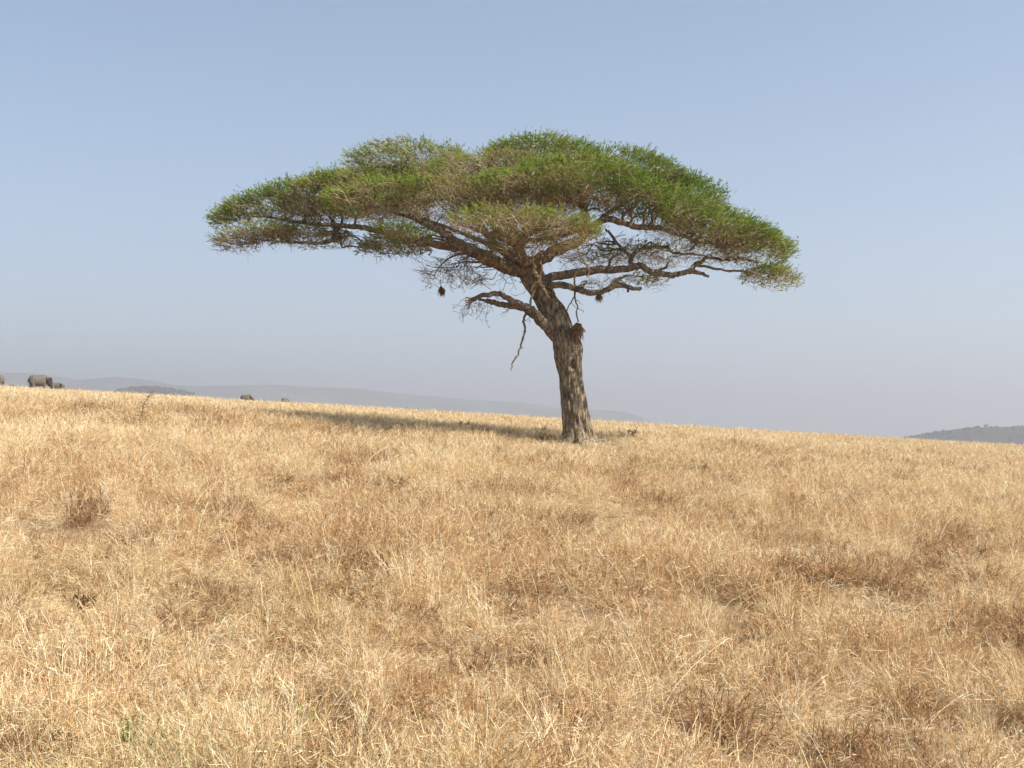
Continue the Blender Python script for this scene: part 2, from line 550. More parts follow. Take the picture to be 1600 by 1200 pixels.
add_pts(x, y, pick(NEAR_TALL, len(x)), rng.uniform(0.7, 1.1, len(x)), np.clip(rng.normal(0.36, 0.06, len(x)), 0, 1))
# rusty forbs in small separate clumps
cx, cy = wedge(6, 46, 1.0)
k = rng.integers(1, 5, len(cx))
rep_i = np.repeat(np.arange(len(cx)), k)
x = cx[rep_i] + rng.normal(0, 0.13, len(rep_i)); y = cy[rep_i] + rng.normal(0, 0.13, len(rep_i))
ct = rng.uniform(0.52, 0.92, len(cx))[rep_i]
add_pts(x, y, pick(NEAR_FORB, len(x)), rng.uniform(0.6, 1.15, len(x)), np.clip(ct + rng.normal(0, 0.05, len(x)), 0, 0.97))
# middle
x, y = wedge(28, 82, 11)
pn = vnoise(x, y, 21, 3.0) * 0.6 + vnoise(x, y, 22, 1.2) * 0.5
t = tintfield(x, y)
fo = (vnoise(x, y, 25, 0.9) + 0.25 * vnoise(x, y, 26, 6.0)) > 0.62
add_pts(x, y, pick(MID, len(x)), rng.uniform(0.65, 1.1, len(x)) * (1 + 0.25 * pn), np.clip(t + np.where(fo, rng.uniform(0.10, 0.36, len(x)), 0), 0, 0.97))
# far, to just past the skyline
x, y = wedge(78, 260, 2.0)
pn = vnoise(x, y, 27, 7.0)
t = tintfield(x, y)
fo = (vnoise(x, y, 28, 2.0) + 0.3 * vnoise(x, y, 29, 9.0)) > 0.72
add_pts(x, y, pick(FAR, len(x)), rng.uniform(0.6, 1.1, len(x)) * (1 + 0.2 * pn), np.clip(t + np.where(fo, rng.uniform(0.05, 0.2, len(x)), 0), 0, 0.97))

PT = np.concatenate(pts)
# nothing grows through the tree's trunk
dtr = np.hypot(PT[:, 0] - TX, PT[:, 1] - TY)
kp = dtr > 0.62
near_t = (dtr < 2.4) & (PT[:, 1] < TY + 0.6)
PT[near_t, 4] *= np.clip(0.22 + 0.6 * (dtr[near_t] - 0.6) / 1.8, 0.22, 1)
front = (np.abs(PT[:, 0] - TX) < 2.6) & (PT[:, 1] > TY - 8) & (PT[:, 1] <= TY) & ~near_t
PT[front, 4] *= 0.5
kp &= ~((dtr < 1.5) & (rng.uniform(0, 1, len(PT)) < 0.45))
PT = PT[kp]
for ex, ey in ((60.5, 198), (88, 198), (-6, 188)):       # trampled where the elephants graze
    xx = (ex - 800) / FPX * ey
    m_ = (np.abs(PT[:, 0] - xx * PT[:, 1] / ey) < 2.6) & (PT[:, 1] > ey - 30) & (PT[:, 1] < ey + 14)
    PT[m_, 4] *= 0.45
print('grass tufts', len(PT))
gm = bpy.data.meshes.new('grass')
gm.vertices.add(len(PT)); gm.vertices.foreach_set('co', PT[:, :3].ravel())


def pattr(name, typ, data):
    a_ = gm.attributes.new(name, typ, 'POINT'); a_.data.foreach_set('value' if typ != 'FLOAT_VECTOR' else 'vector', data)


pattr('variant', 'INT', PT[:, 3].astype(np.int32))
pattr('size', 'FLOAT', PT[:, 4].astype(np.float32))
pattr('kind_tint', 'FLOAT', PT[:, 5].astype(np.float32))
pattr('kind_green', 'FLOAT', PT[:, 6].astype(np.float32))
rot = np.column_stack([rng.normal(0, 0.09, len(PT)), rng.normal(0.0, 0.09, len(PT)), rng.uniform(0, 2 * PI, len(PT))])
pattr('turn', 'FLOAT_VECTOR', rot.astype(np.float32).ravel())
gm.materials.append(M_GRASS)
grass = bpy.data.objects.new('grass', gm); COL.objects.link(grass)
tag(grass, 'dry straw coloured savanna grass covering the whole slope', 'grass', kind='stuff')
ng = bpy.data.node_groups.new('grass_scatter', 'GeometryNodeTree')
ng.interface.new_socket('Geometry', in_out='INPUT', socket_type='NodeSocketGeometry')
ng.interface.new_socket('Geometry', in_out='OUTPUT', socket_type='NodeSocketGeometry')
N = ng.nodes; L_ = ng.links
gi = N.new('NodeGroupInput'); go = N.new('NodeGroupOutput')
iop = N.new('GeometryNodeInstanceOnPoints')
ci = N.new('GeometryNodeCollectionInfo'); ci.inputs['Collection'].default_value = tuft_col
ci.inputs['Separate Children'].default_value = True; ci.inputs['Reset Children'].default_value = True


def named(name, dt):
    n_ = N.new('GeometryNodeInputNamedAttribute'); n_.data_type = dt; n_.inputs['Name'].default_value = name
    return n_.outputs['Attribute']


e2r = N.new('FunctionNodeEulerToRotation')
L_.new(named('turn', 'FLOAT_VECTOR'), e2r.inputs[0])
L_.new(gi.outputs[0], iop.inputs['Points']); L_.new(ci.outputs[0], iop.inputs['Instance'])
iop.inputs['Pick Instance'].default_value = True
L_.new(named('variant', 'INT'), iop.inputs['Instance Index'])
L_.new(e2r.outputs[0], iop.inputs['Rotation']); L_.new(named('size', 'FLOAT'), iop.inputs['Scale'])
L_.new(iop.outputs[0], go.inputs[0])
md = grass.modifiers.new('scatter', 'NODES'); md.node_group = ng

# ------------------------------------------------------------------ umbrella acacia
TREE_Y = 40.0
base = at(905, 693, TREE_Y)
base.z = gz(base.x, base.y) - 0.02
tree = empty('acacia_tree', base)
tag(tree, 'large leaning flat-topped acacia with wide green crown standing alone', 'tree')
BO = tuple(base)


def T(px, py, dy=0.0):
    return np.array(at(px, py, TREE_Y + dy))


S = TREE_Y / FPX       # metres per pixel at the trunk

# trunk, with furrows, burls and root flare
tk = [(909, 708, 0, 44), (907, 699, 0, 37), (905, 690, 0, 30.5), (904, 677, 0, 24.5), (901, 655, 0, 21.5), (898, 630, 0, 20), (894, 600, 0, 18.3), (892, 578, 0, 18), (888, 556, 0, 20.5),
      (884, 535, 0, 20), (877, 515, 0.05, 18), (867, 493, 0.1, 19), (857, 478, 0.1, 18), (849, 462, 0.1, 17.5), (840, 448, 0.1, 18), (832, 436, 0.1, 18.5), (826, 423, 0.1, 18), (821, 411, 0.1, 15), (818, 402, .1, 8)]
P = np.array([T(p[0], p[1], p[2]) for p in tk]); rad = np.array([p[3] * S for p in tk])
C = catmull(np.column_stack([P, rad]), 9)
P, rad = C[:, :3], C[:, 3]
ns = 72
Tn = np.gradient(P, axis=0); Tn /= np.linalg.norm(Tn, axis=1)[:, None]
ang = np.linspace(0, 2 * PI, ns, endpoint=False)
vs = []
for i in range(len(P)):
    u = np.array([1.0, 0, 0]); u -= Tn[i] * np.dot(u, Tn[i]); u /= np.linalg.norm(u)
    w = np.cross(Tn[i], u)
    s = i / len(P)
    h = P[i][2] - BO[2]
    xa = np.cos(ang) * 2.2; ya = np.sin(ang) * 2.2
    fur = np.abs(vnoise(xa * 1.6 + 5, ya * 1.6 + h * 0.45, 31, 0.55)) * 0.17 + np.abs(vnoise(xa * 2 + 9, ya * 2 + h * 0.8, 32, 0.26)) * 0.10 + vnoise(xa + 2, ya + h * 1.2, 33, 0.9) * 0.09
    flare = 0.42 * np.exp(-h / 0.25) * (np.cos(ang * 5 + 0.7) * 0.6 + np.cos(ang * 3 + 2) * 0.4)
    rr = rad[i] * (1 + fur - 0.11 + flare)
    for (bh, ba, bs, bw, bamt) in ((2.72, -1.8, 0.22, 0.55, 0.34), (3.02, -0.35, 0.26, 0.6, 0.26), (3.5, -0.3, 0.18, 0.5, -0.06), (2.55, 3.0, 0.2, 0.5, 0.12), (2.95, -1.2, 0.16, 0.3, -0.18), (2.56, -1.4, .11, .24, -.5), (4.2, -0.9, .3, .35, .12)):
        dang = (ang - ba + PI) % (2 * PI) - PI
        rr = rr * (1 + bamt * np.exp(-((h - bh) / bs) ** 2 - (dang / bw) ** 2))
    vs.append(P[i] + (np.cos(ang) * rr)[:, None] * u - (np.sin(ang) * rr)[:, None] * w * -1)
V = np.concatenate(vs); F = []
for i in range(len(P) - 1):
    a = i * ns + np.arange(ns); b = i * ns + (np.arange(ns) + 1) % ns
    F.append(np.column_stack([a, b, b + ns, a + ns]))
mb = MB(); mb.add(V, np.concatenate(F))
mb.add(np.vstack([V[-ns:], P[-1:]]), np.column_stack([np.arange(ns), (np.arange(ns) + 1) % ns, np.full(ns, ns)]))
trunk = mb.build('trunk', [M_BARK], tree, True, BO)

LIMB_NODES = []        # (limb key, point, radius)


class Limb:
    def __init__(self, key): self.key = key; self.mb = MB(); self.nodes = []; self.tw = MB()

    def arm(self, pts, wob=0.015, ns=10, mat=0):
        """pts: (px, py, depth offset, radius px)"""
        P = [T(p[0], p[1], p[2]) for p in pts]; r = [p[3] * S * 0.9 for p in pts]
        PP, RR = tube(self.mb, P, r, ns, 5, wob, 0.07, mat)
        for q, k in zip(PP, RR): self.nodes.append((q, k))
        return self

    def branch(self, p0, p1, r0, r1, sag=0.0, n=5, kink=0.16, sub=0, ns=6):
        """crooked branch between two points with smaller side branches"""
        p0 = np.array(p0); p1 = np.array(p1)
        L = np.linalg.norm(p1 - p0)
        t = np.linspace(0, 1, n + 1)[:, None]
        PP = p0 * (1 - t) + p1 * t
        j = rng.normal(0, kink * L / n, PP.shape) * np.array([1, 1, 0.8]); j[0] = 0
        PP = PP + j; PP[:, 2] += sag * np.sin(t[:, 0] * PI) * L
        rr = r0 + (r1 - r0) * t[:, 0] ** 0.8
        Q, K = tube(self.mb, PP, rr, ns, 3, 0, 0.06)
        if sub:
            for s in range(sub):
                i = rng.integers(len(Q) // 4, len(Q) - 1)
                d = (Q[min(i + 2, len(Q) - 1)] - Q[i - 1]); d /= np.linalg.norm(d) + 1e-9
                d = d + rng.normal(0, 0.75, 3) * np.array([1, 1, 0.6]); d /= np.linalg.norm(d)
                l = min(0.55, L * rng.uniform(0.25, 0.5)); d[2] *= 0.6 if d[2] < 0 else 0.25
                self.branch(Q[i], Q[i] + d * l, K[i] * 0.62, max(0.006, r1 * 0.7), rng.normal(0, .05), 4, 0.22, sub // 2, 5)
        return Q, K


limbs = {k: Limb(k) for k in ('left', 'leftback', 'center', 'up', 'right', 'rightup', 'front', 'low')}
limbs['left'].arm([(826, 424, 0, 13), (804, 421, -.2, 12.5), (782, 414, -.5, 11.5), (759, 402, -.8, 11), (733, 390, -1.0, 10), (710, 376, -1.2, 8), (690, 362, -1.4, 7.5), (659, 345, -1.6, 6), (630, 334, -1.7, 4.5), (600, 325, -1.8, 3)])
limbs['left'].arm([(737, 391, -1.0, 8), (712, 386, -.8, 7.5), (675, 381, -.5, 6.5), (644, 375, -.3, 5.5), (605, 364, 0, 5), (572, 357, .1, 4.8), (537, 353, .2, 4.3), (505, 351, .2, 3.5), (470, 348, .2, 3), (430, 341, .1, 2.4), (385, 335, 0, 1.6)])
limbs['left'].arm([(533, 353, .2, 3.8), (523, 362, .1, 4.4), (520, 374, 0, 3.8), (500, 380, -.2, 2.8), (470, 379, -.3, 2.4), (440, 377, -.5, 2), (400, 374, -.8, 1.4)])
limbs['leftback'].arm([(820, 420, .2, 12), (800, 403, .8, 9), (783, 390, 1.3, 7), (770, 378, 1.8, 6), (758, 360, 2.4, 5), (738, 335, 3.0, 4.2), (700, 312, 3.5, 3.4), (650, 290, 3.8, 2.4)])
limbs['leftback'].arm([(785, 392, 1.3, 5), (740, 372, 2.0, 4), (690, 352, 2.6, 3.4), (640, 335, 3.0, 2.8), (570, 318, 3.2, 2)])
limbs['center'].arm([(822, 414, .1, 12), (812, 396, .4, 9), (806, 375, .7, 7.5), (800, 345, .9, 6.5), (785, 312, 1.0, 5), (770, 285, 1.1, 3.6), (750, 262, 1.2, 2.4)])
limbs['center'].arm([(806, 372, .7, 5), (830, 350, 1.5, 4.5), (850, 320, 2.2, 4), (860, 285, 2.6, 3), (850, 255, 2.8, 2)])
limbs['up'].arm([(827, 416, 0, 14), (850, 401, -.3, 11), (883, 385, -.6, 9.5), (908, 373, -.8, 8.5), (916, 352, -.8, 7.5), (914, 325, -.7, 6.5), (920, 300, -.5, 5), (940, 275, -.3, 3.5), (965, 255, 0, 2.2)])
limbs['up'].arm([(915, 330, -.7, 4.5), (895, 310, -.4, 3.8), (880, 285, 0, 3), (870, 255, .3, 2)])
limbs['rightup'].arm([(905, 374, -.8, 6), (930, 352, -.9, 5.5), (949, 343, -1.0, 5.5), (980, 350, -1.1, 5), (999, 355, -1.1, 5), (1030, 356, -1.2, 4.5), (1061, 366, -1.2, 4), (1092, 376, -1.2, 3.2), (1140, 385, -1.2, 2)])
limbs['rightup'].arm([(928, 352, -.9, 4), (955, 330, -.2, 4), (985, 312, .4, 3.4), (1020, 300, .9, 2.8), (1060, 295, 1.2, 2)])
limbs['right'].arm([(836, 436, 0, 11), (855, 435, 0, 8.2), (889, 428, .1, 7.6), (930, 422, .2, 7), (974, 420, .3, 6.4), (999, 416, .3, 6), (1017, 425, .3, 5.6), (1035, 428, .3, 5.2), (1055, 430, .2, 5), (1074, 424, .2, 4.6), (1092, 426, .2, 3.6), (1106, 432, .2, 2.2)])
limbs['right'].arm([(1078, 424, .2, 4.4), (1085, 414, .2, 4), (1098, 408, .2, 3), (1108, 402, .2, 2.6), (1133, 407, .1, 2.2), (1155, 403, 0, 1.8), (1185, 410, -.1, 1.3)])
limbs['right'].arm([(1090, 415, .2, 2.6), (1115, 419, .1, 2.2), (1145, 423, 0, 1.8), (1180, 424, -.2, 1.3), (1210, 428, -.3, .8)], 0.012)
limbs['right'].arm([(984, 418, .3, 4), (987, 402, .5, 4.2), (996, 391, .6, 3.4), (1017, 386, .7, 2.8), (1042, 387, .7, 2.4), (1052, 396, .7, 2.2), (1070, 396, .7, 1.8), (1105, 400, .6, 1)], 0.012)
limbs['right'].arm([(986, 401, .5, 2.8), (967, 384, .7, 2.8), (956, 368, .9, 2.4), (947, 358, 1, 2)], 0.012)
limbs['right'].arm([(950, 420, .2, 2.4), (955, 404, .3, 2.2), (968, 396, .4, 1.6), (975, 385, .5, 1)], 0.012)
limbs['right'].arm([(1018, 424, .3, 2), (1040, 418, .3, 2.4), (1043, 410, .3, 1.4)], 0.006)
limbs['low'].arm([(840, 445, -.1, 9), (858, 446, -.3, 6.6), (883, 446, -.5, 6), (905, 453, -.6, 5.4), (927, 458, -.7, 5), (949, 452, -.8, 4.6), (971, 445, -.8, 4.4), (984, 450, -.8, 3.8), (1002, 450, -.8, 3.4)])
limbs['low'].arm([(970, 446, -.8, 3.4), (965, 437, -.6, 2.6), (985, 430, -.4, 1.6), (1010, 435, -.3, 1)], 0.012)
limbs['low'].arm([(982, 449, -.8, 2.8), (981, 456, -.85, 2), ], 0.004)
limbs['front'].arm([(822, 412, -.2, 11), (815, 400, -1.0, 8), (812, 388, -2.0, 6.5), (815, 377, -3.0, 5.5), (822, 368, -3.8, 4.5), (840, 360, -4.5, 3)])
limbs['front'].arm([(812, 388, -2.0, 5), (790, 376, -2.6, 4), (765, 366, -3.2, 3.4), (735, 357, -3.6, 2.4)])
limbs['front'].arm([(815, 378, -3.0, 4), (850, 372, -3.4, 3.4), (885, 366, -3.8, 2.6)])

# foliage clumps:  limb, px, py, half width, half height, depth offset m, half depth m, tilt (py per px), hue 0 green..1 brown, density, twigginess
pads = [
    ('left', 432, 312, 102, 13, 0.0, 1.9, -0.31, 0.25, 1.4, 0.15),
    ('left', 400, 366, 64, 12, -0.7, 1.7, -0.20, 0.62, 1.2, 0.6),
    ('left', 522, 302, 84, 13, 0.4, 3.0, -0.22, 0.32, 1.3, 0.2),
    ('left', 595, 309, 88, 13, -2.0, 2.8, -0.10, 0.32, 1.35, 0.25),
    ('left', 632, 365, 50, 9, -2.6, 1.4, 0.12, 0.30, 1.2, 0.3),
    ('left', 505, 328, 84, 16, 0.5, 1.8, -0.15, 0.72, 0.85, 0.9),
    ('left', 640, 336, 85, 14, -1.5, 2.2, 0.02, 0.80, 0.4, 0.9),
    ('left', 615, 384, 58, 10, 1.2, 1.8, 0.0, 0.12, 0.9, 0.4),
    ('left', 485, 368, 70, 10, 1.0, 1.8, 0.0, 0.2, 0.8, 0.6),
    ('leftback', 640, 260, 104, 17, 1.6, 3.4, -0.02, 0.40, 1.0, 0.35),
    ('leftback', 640, 290, 110, 17, 3.2, 2.6, 0.0, 0.55, 0.8, 0.5),
    ('leftback', 582, 286, 72, 13, 3.0, 2.4, -0.12, 0.42, 0.9, 0.3),
    ('leftback', 705, 425, 58, 22, 2.0, 1.6, 0.05, 0.3, 0.22, 1.0),
    ('center', 770, 274, 122, 18, 0.6, 3.2, -0.03, 0.66, 1.0, 0.5),
    ('center', 848, 250, 92, 17, 2.4, 3.4, 0.02, 0.22, 1.15, 0.15),
    ('center', 720, 305, 105, 18, -1.8, 2.6, 0.02, 0.60, 0.9, 0.55),
    ('center', 800, 300, 110, 22, 4.2, 2.6, 0.0, 0.5, 0.7, 0.4),
    ('center', 800, 318, 110, 13, 0.0, 2.6, 0.0, 0.8, 0.5, 1.0),
    ('up', 905, 281, 108, 16, -1.2, 3.0, 0.05, 0.28, 1.1, 0.2),
    ('up', 840, 288, 95, 16, -2.4, 2.4, 0.02, 0.42, 0.9, 0.4),
    ('up', 985, 273, 86, 17, 1.0, 3.2, 0.22, 0.16, 1.15, 0.15),
    ('up', 900, 316, 70, 12, -0.6, 2.2, 0.04, 0.85, 0.45, 1.0),
    ('rightup', 1030, 320, 104, 15, -0.8, 3.0, 0.16, 0.20, 1.1, 0.12),
    ('rightup', 1066, 306, 74, 14, 2.0, 3.0, 0.30, 0.16, 1.1, 0.15),
    ('rightup', 1118, 356, 96, 13, -0.9, 2.8, 0.26, 0.22, 1.1, 0.15),
    ('rightup', 1180, 380, 58, 13, 0.0, 2.2, 0.30, 0.24, 1.05, 0.15),
    ('rightup', 1090, 372, 90, 15, 0.2, 2.4, 0.22, 0.75, 0.35, 0.8),
    ('right', 1204, 431, 46, 14, -0.3, 1.4, 0.12, 0.42, 1.2, 0.4),
    ('right', 1160, 406, 55, 9, 0.5, 1.2, 0.18, 0.6, 0.25, 0.8),
    ('right', 1035, 398, 85, 16, 1.5, 1.8, 0.05, 0.45, 0.22, 0.9),
    ('right', 975, 390, 70, 22, 2.2, 1.6, 0.0, 0.45, 0.22, 1.0),
    ('right', 920, 400, 50, 22, 2.2, 1.6, 0.0, 0.4, 0.2, 1.0),
    ('low', 1005, 434, 38, 10, -0.2, 1.0, 0.15, 0.42, 0.5, 0.5),
    ('low', 935, 440, 42, 10, -0.4, 1.0, 0.0, 0.4, 0.18, 0.9),
    ('front', 815, 350, 116, 17, -4.2, 2.4, 0.05, 0.64, 0.95, 0.55),
    ('front', 885, 358, 55, 14, -4.0, 1.6, 0.10, 0.50, 0.9, 0.3),
    ('front', 830, 382, 70, 16, -2.6, 1.6, 0.0, 0.7, 0.35, 0.9),
    ('front', 760, 385, 60, 16, 1.0, 1.8, 0.0, 0.5, 0.22, 1.0),
]


def make_pad(limb, px, py, hw, hh, dy, hd, tilt, hue, dens, twiggy):
    Y = TREE_Y + dy
    k = Y / FPX
    c = T(px, py, dy); a, h = hw * k, hh * k
    mb = MB()
    area = PI * a * hd
    seed = int(px * 7 + py)

    def surf(u, v):
        """top height above c for unit disc coordinates"""
        r2 = u * u + v * v
        X = c[0] + u * a; Yw = c[1] + v * hd
        lump = vnoise(X, Yw, seed % 97 + 40, 0.9) * 0.32 + vnoise(X, Yw, seed % 89 + 41, 0.4) * 0.16
        return h * (np.clip(1 - r2, 0, 1) ** 0.4 * (1.0 + lump)) - 0.25 * h - tilt * u * a

    # leafy sprays over the top
    n = int(area * 80 * dens * (1 - 0.45 * twiggy))
    u = rng.uniform(-1, 1, n * 2); v = rng.uniform(-1, 1, n * 2)
    ok = (u * u + v * v < 1) & (rng.uniform(0, 1, n * 2) < 0.66 + 0.8 * vnoise(c[0] + u * a, c[1] + v * hd, seed % 83, 0.7))
    u, v = u[ok][:n], v[ok][:n]; n = len(u)
    dz = surf(u, v) - rng.uniform(0, 1.05, n) ** 2.1 * h
    B = np.column_stack([c[0] + u * a, c[1] + v * hd, c[2] + dz])
    out_ = np.column_stack([B[:, 0] - T(840, 400)[0], B[:, 1] - TREE_Y, np.zeros(n)])
    out_ /= np.linalg.norm(out_, axis=1)[:, None] + 0.8
    d = np.column_stack([u * 0.45, v * 0.45, np.full(n, 0.15)]) + out_ * 0.55 + rng.normal(0, 0.36, (n, 3)) * np.array([1, 1, .62])
    d /= np.linalg.norm(d, axis=1)[:, None]
    Ls = rng.uniform(0.20, 0.46, n) * np.where(rng.uniform(0, 1, n) < .06, 1.5, 1)
    bend = np.column_stack([np.zeros(n), np.zeros(n), rng.normal(0.05, 0.07, n)])
    B0 = B - d * (Ls * 0.45)[:, None]
    P = ribbons(mb, B0, d, Ls, np.full(n, 0.011) * rng.uniform(.7, 1.3, n), bend, 2, 0, rng.uniform(0, 1, n), 0.4)
    q = 20
    t = rng.uniform(0.22, 1.05, (n, q))
    cen = B0[:, None, :] + d[:, None, :] * (Ls[:, None] * t)[:, :, None] + rng.normal(0, 0.014, (n, q, 3)) + bend[:, None, :] * (t * t)[:, :, None]
    hueS = np.clip(hue + rng.normal(0, 0.12, n) + 0.34 * vnoise(B[:, 0], B[:, 1], seed % 71 + 5, 0.9) + 0.18 * vnoise(B[:, 0] * 1.7, B[:, 1] * 1.7, 77, 0.6), 0, 1)
    has = rng.uniform(0, 1, (n, q)) < (1.0 - 0.65 * hueS[:, None] ** 1.5)
    al = d[:, None, :] * 1.0 + rng.normal(0, 0.5, (n, q, 3))
    hq = np.repeat(hueS[:, None], q, 1) + rng.normal(0, 0.07, (n, q))
    cc = cen[has]; m = len(cc)
    nrm_ = np.array([0.5, -0.42, 0.85]) + rng.normal(0, 0.45, (m, 3))
    quads(mb, cc, al[has], nrm_, rng.uniform(0.045, 0.095, m), rng.uniform(0.018, 0.031, m), 1, np.clip(hq[has], 0, 1))
    # bare twigs underneath
    n = int(area * (8 + 62 * twiggy) * (0.45 + 0.55 * dens))
    th = rng.uniform(0, 2 * PI, n); rr = np.sqrt(rng.uniform(0, 1, n)) * 0.97
    u, v = rr * np.cos(th), rr * np.sin(th)
    top = surf(u, v)
    B = np.column_stack([c[0] + u * a, c[1] + v * hd, c[2] + top - h * rng.uniform(0.35, 1.25, n)])
    d = np.column_stack([u * 0.9, v * 0.9, np.full(n, 0.16)]) + rng.normal(0, 0.42, (n, 3)); d /= np.linalg.norm(d, axis=1)[:, None]
    Ls = rng.uniform(0.3, 0.85, n)
    ribbons(mb, B - d * (Ls * .5)[:, None], d, Ls, rng.uniform(0.008, 0.018, n), rng.normal(0, 0.10, (n, 3)), 4, 0, rng.uniform(0, 1, n), 0.35)
    # hanging wisps
    n = int(a * 3)
    th = rng.uniform(0, 2 * PI, n)
    u, v = np.cos(th) * rng.uniform(0.2, 0.95, n), np.sin(th) * rng.uniform(.2, .95, n)
    B = np.column_stack([c[0] + u * a, c[1] + v * hd, c[2] - 0.45 * h - tilt * u * a])
    d = np.column_stack([u * .5, v * .5, np.full(n, -.55)]) + rng.normal(0, .5, (n, 3)); d /= np.linalg.norm(d, axis=1)[:, None]
    ribbons(mb, B, d, rng.uniform(.15, .42, n), np.full(n, 0.010), rng.normal(0, .13, (n, 3)), 5, 0, rng.uniform(0, .6, n), .4)
    lb = limbs[limb]
    # crooked branches of the limb reaching up into the clump
    nodes = np.array([q_ for q_, _ in lb.nodes]); nr = np.array([r_ for _, r_ in lb.nodes])
    nb = max(4, int(a * hd * 0.9 + 2))
    for _ in range(nb):
        th = rng.uniform(0, 2 * PI); rr = math.sqrt(rng.uniform(0.05, 0.85))
        u, v = rr * math.cos(th), rr * math.sin(th)
        end = np.array([c[0] + u * a, c[1] + v * hd, c[2] + float(surf(np.array([u]), np.array([v]))[0]) - 0.45 * h])
        dist = np.linalg.norm((nodes - end) * np.array([1, 1, 1.2]), axis=1)
        # prefer a start on the limb below and inside
        pen = dist + 1.5 * np.maximum(0, nodes[:, 2] - end[2] + 0.05)
        i = int(np.argmin(pen + rng.uniform(0, 0.5, len(pen))))
        r0 = min(nr[i] * 0.7, 0.022 + 0.016 * dist[i])
        lb.branch(nodes[i], end, r0, 0.010, rng.uniform(0.0, 0.08), 6, 0.3, 3)
    return mb


pad_meshes = [(p, make_pad(*p)) for p in pads]

# leafless drooping twigs by the fork
allnodes = [(k, n_) for k in ('left', 'leftback') for n_ in limbs[k].nodes if 690 < 800 + n_[0][0] / n_[0][1] * FPX < 815]
for _ in range(30):
    kk, (q, _r) = allnodes[rng.integers(0, len(allnodes))]
    e = q + np.array([rng.normal(-.2, .4), rng.normal(0.3, .5), -rng.uniform(.3, 1.2)])
    limbs[kk].branch(q, e, 0.013, 0.004, 0.0, 6, 0.3, 3, 4)

limb_objs = {}
for k, lb in limbs.items():
    limb_objs[k] = lb.mb.build('limb', [M_LIMB], tree, True, BO)
for p, mb in pad_meshes:
    mb.build('foliage_clump', [M_TWIG, M_LEAF], limb_objs[p[0]], False, BO)

# broken lower branch with torn end
lb = Limb('broken')
lb.arm([(868, 528, 0, 9), (855, 511, -.2, 10), (838, 493, -.4, 9), (816, 479, -.6, 7.6), (796, 468, -.7, 5), (779, 459, -.8, 4.6), (764, 460, -.9, 4.2), (746, 465, -1, 3.8), (737, 468, -1, 3.4)])
lb.arm([(820, 481, -.6, 6), (793, 477, -.5, 5.2), (775, 474, -.4, 4.6), (762, 470.5, -.35, 4.2), (760, 470, -.35, 3.2)], 0.01)
lb.arm([(764, 471, -.35, 2.6), (752, 468.5, -.4, 2.2), (747, 467, -.45, 1.4)], 0.006)
for (ex, ey) in ((726, 474), (731, 468), (724, 470), (735, 476), (728, 464)):
    lb.arm([(742, 467, -1, 2.2), (735, (467 + ey) / 2 + 0.5, -1, 1.6), (ex, ey, -1, 0.5)], 0.004, 5, 1)
for _ in range(26):
    q, r_ = lb.nodes[rng.integers(10, len(lb.nodes))]
    e = q + np.array([rng.normal(-.1, .3), rng.normal(0, .3), -rng.uniform(.25, .8)])
    lb.branch(q, e, 0.008, 0.003, 0.0, 5, 0.25, 2, 4)
tag(lb.mb.build('broken_branch', [M_LIMB, M_PALE], tree, True, BO), 'broken lower branch with a torn pale end')
# dead branch hanging below
lb = Limb('hang')
lb.arm([(838, 440, -.4, 2.2), (834, 456, -.5, 2), (830, 468, -.55, 2), (825, 484, -.55, 1.9), (818, 500, -.5, 2), (821, 514, -.5, 1.8), (814, 539, -.5, 1.6), (808, 556, -.5, 1.4), (802, 565, -.5, 1.1), (799, 578, -.5, .7)], 0.012, 6)
for (i0, dx, dz) in ((26, -.12, -.02), (30, .1, -.1), (34, -.14, -.12), (38, -.1, -.14), (20, .1, -.05)):
    q, _ = lb.nodes[i0]; lb.branch(q, q + np.array([dx, .02, dz]), 0.012, 0.004, 0, 3, .2, 0, 4)
tag(lb.mb.build('hanging_branch', [M_LIMB], tree, True, BO), 'thin crooked dead branch hanging down left of the trunk')
# twig that holds the large nest
lb = Limb('twig')
lb.arm([(898, 430, -.1, 1.8), (898, 446, -.2, 1.6), (898, 462, -.3, 1.6), (902, 478, -.35, 1.3), (901, 490, -.35, 1.2), (904, 502, -.38, 1)], 0.01, 6)
lb.arm([(898, 463, -.3, 1.2), (890, 475, -.25, 1.1), (885, 488, -.2, .8), (887, 497, -.2, .5)], 0.01, 5)
for i0 in (12, 16, 20, 24, 30, 34, 38):
    q, _ = lb.nodes[i0]; lb.branch(q, q + np.array([rng.normal(0, .15), .02, -rng.uniform(.05, .2)]), 0.012, 0.004, 0, 3, .2, 1, 4)
lb.mb.build('hanging_branch', [M_LIMB], tree, True, BO)
# bark stripped pale branches in front of the fork
lb = Limb('pale')
lb.arm([(832, 392, -1.2, 1.4), (833, 404, -1.1, 1.7), (835, 414, -1.0, 1.6), (835, 424, -.75, 2.1), (842, 436, -.5, 2.6), (847, 445, -.46, 2.0), (853, 455, -.45, 2.2), (859, 466, -.45, 1.2)], 0.028, 7)
lb.arm([(843, 437, -.5, 1.7), (837, 443, -.5, 1.3), (832, 449, -.5, 1.3), (829, 456, -.5, .7)], 0.02, 6)
lb.arm([(844, 436, -.5, 1.8), (847, 420, -.7, 1.6), (845, 408, -.9, 1)], 0.01, 6)
tag(lb.mb.build('stripped_branch', [M_PALE], tree, True, BO), 'pale bark-stripped branch at the fork of the trunk')
lb = Limb('pale2')
lb.arm([(905, 382, -1.0, 1.3), (903, 390, -1.1, 1.5), (905, 399, -1.1, 1.8), (909, 407, -1.1, 1.9), (918, 415, -1.0, 2.2), (921, 424, -.9, 1.7), (915, 433, -.8, .9)], 0.025, 7)
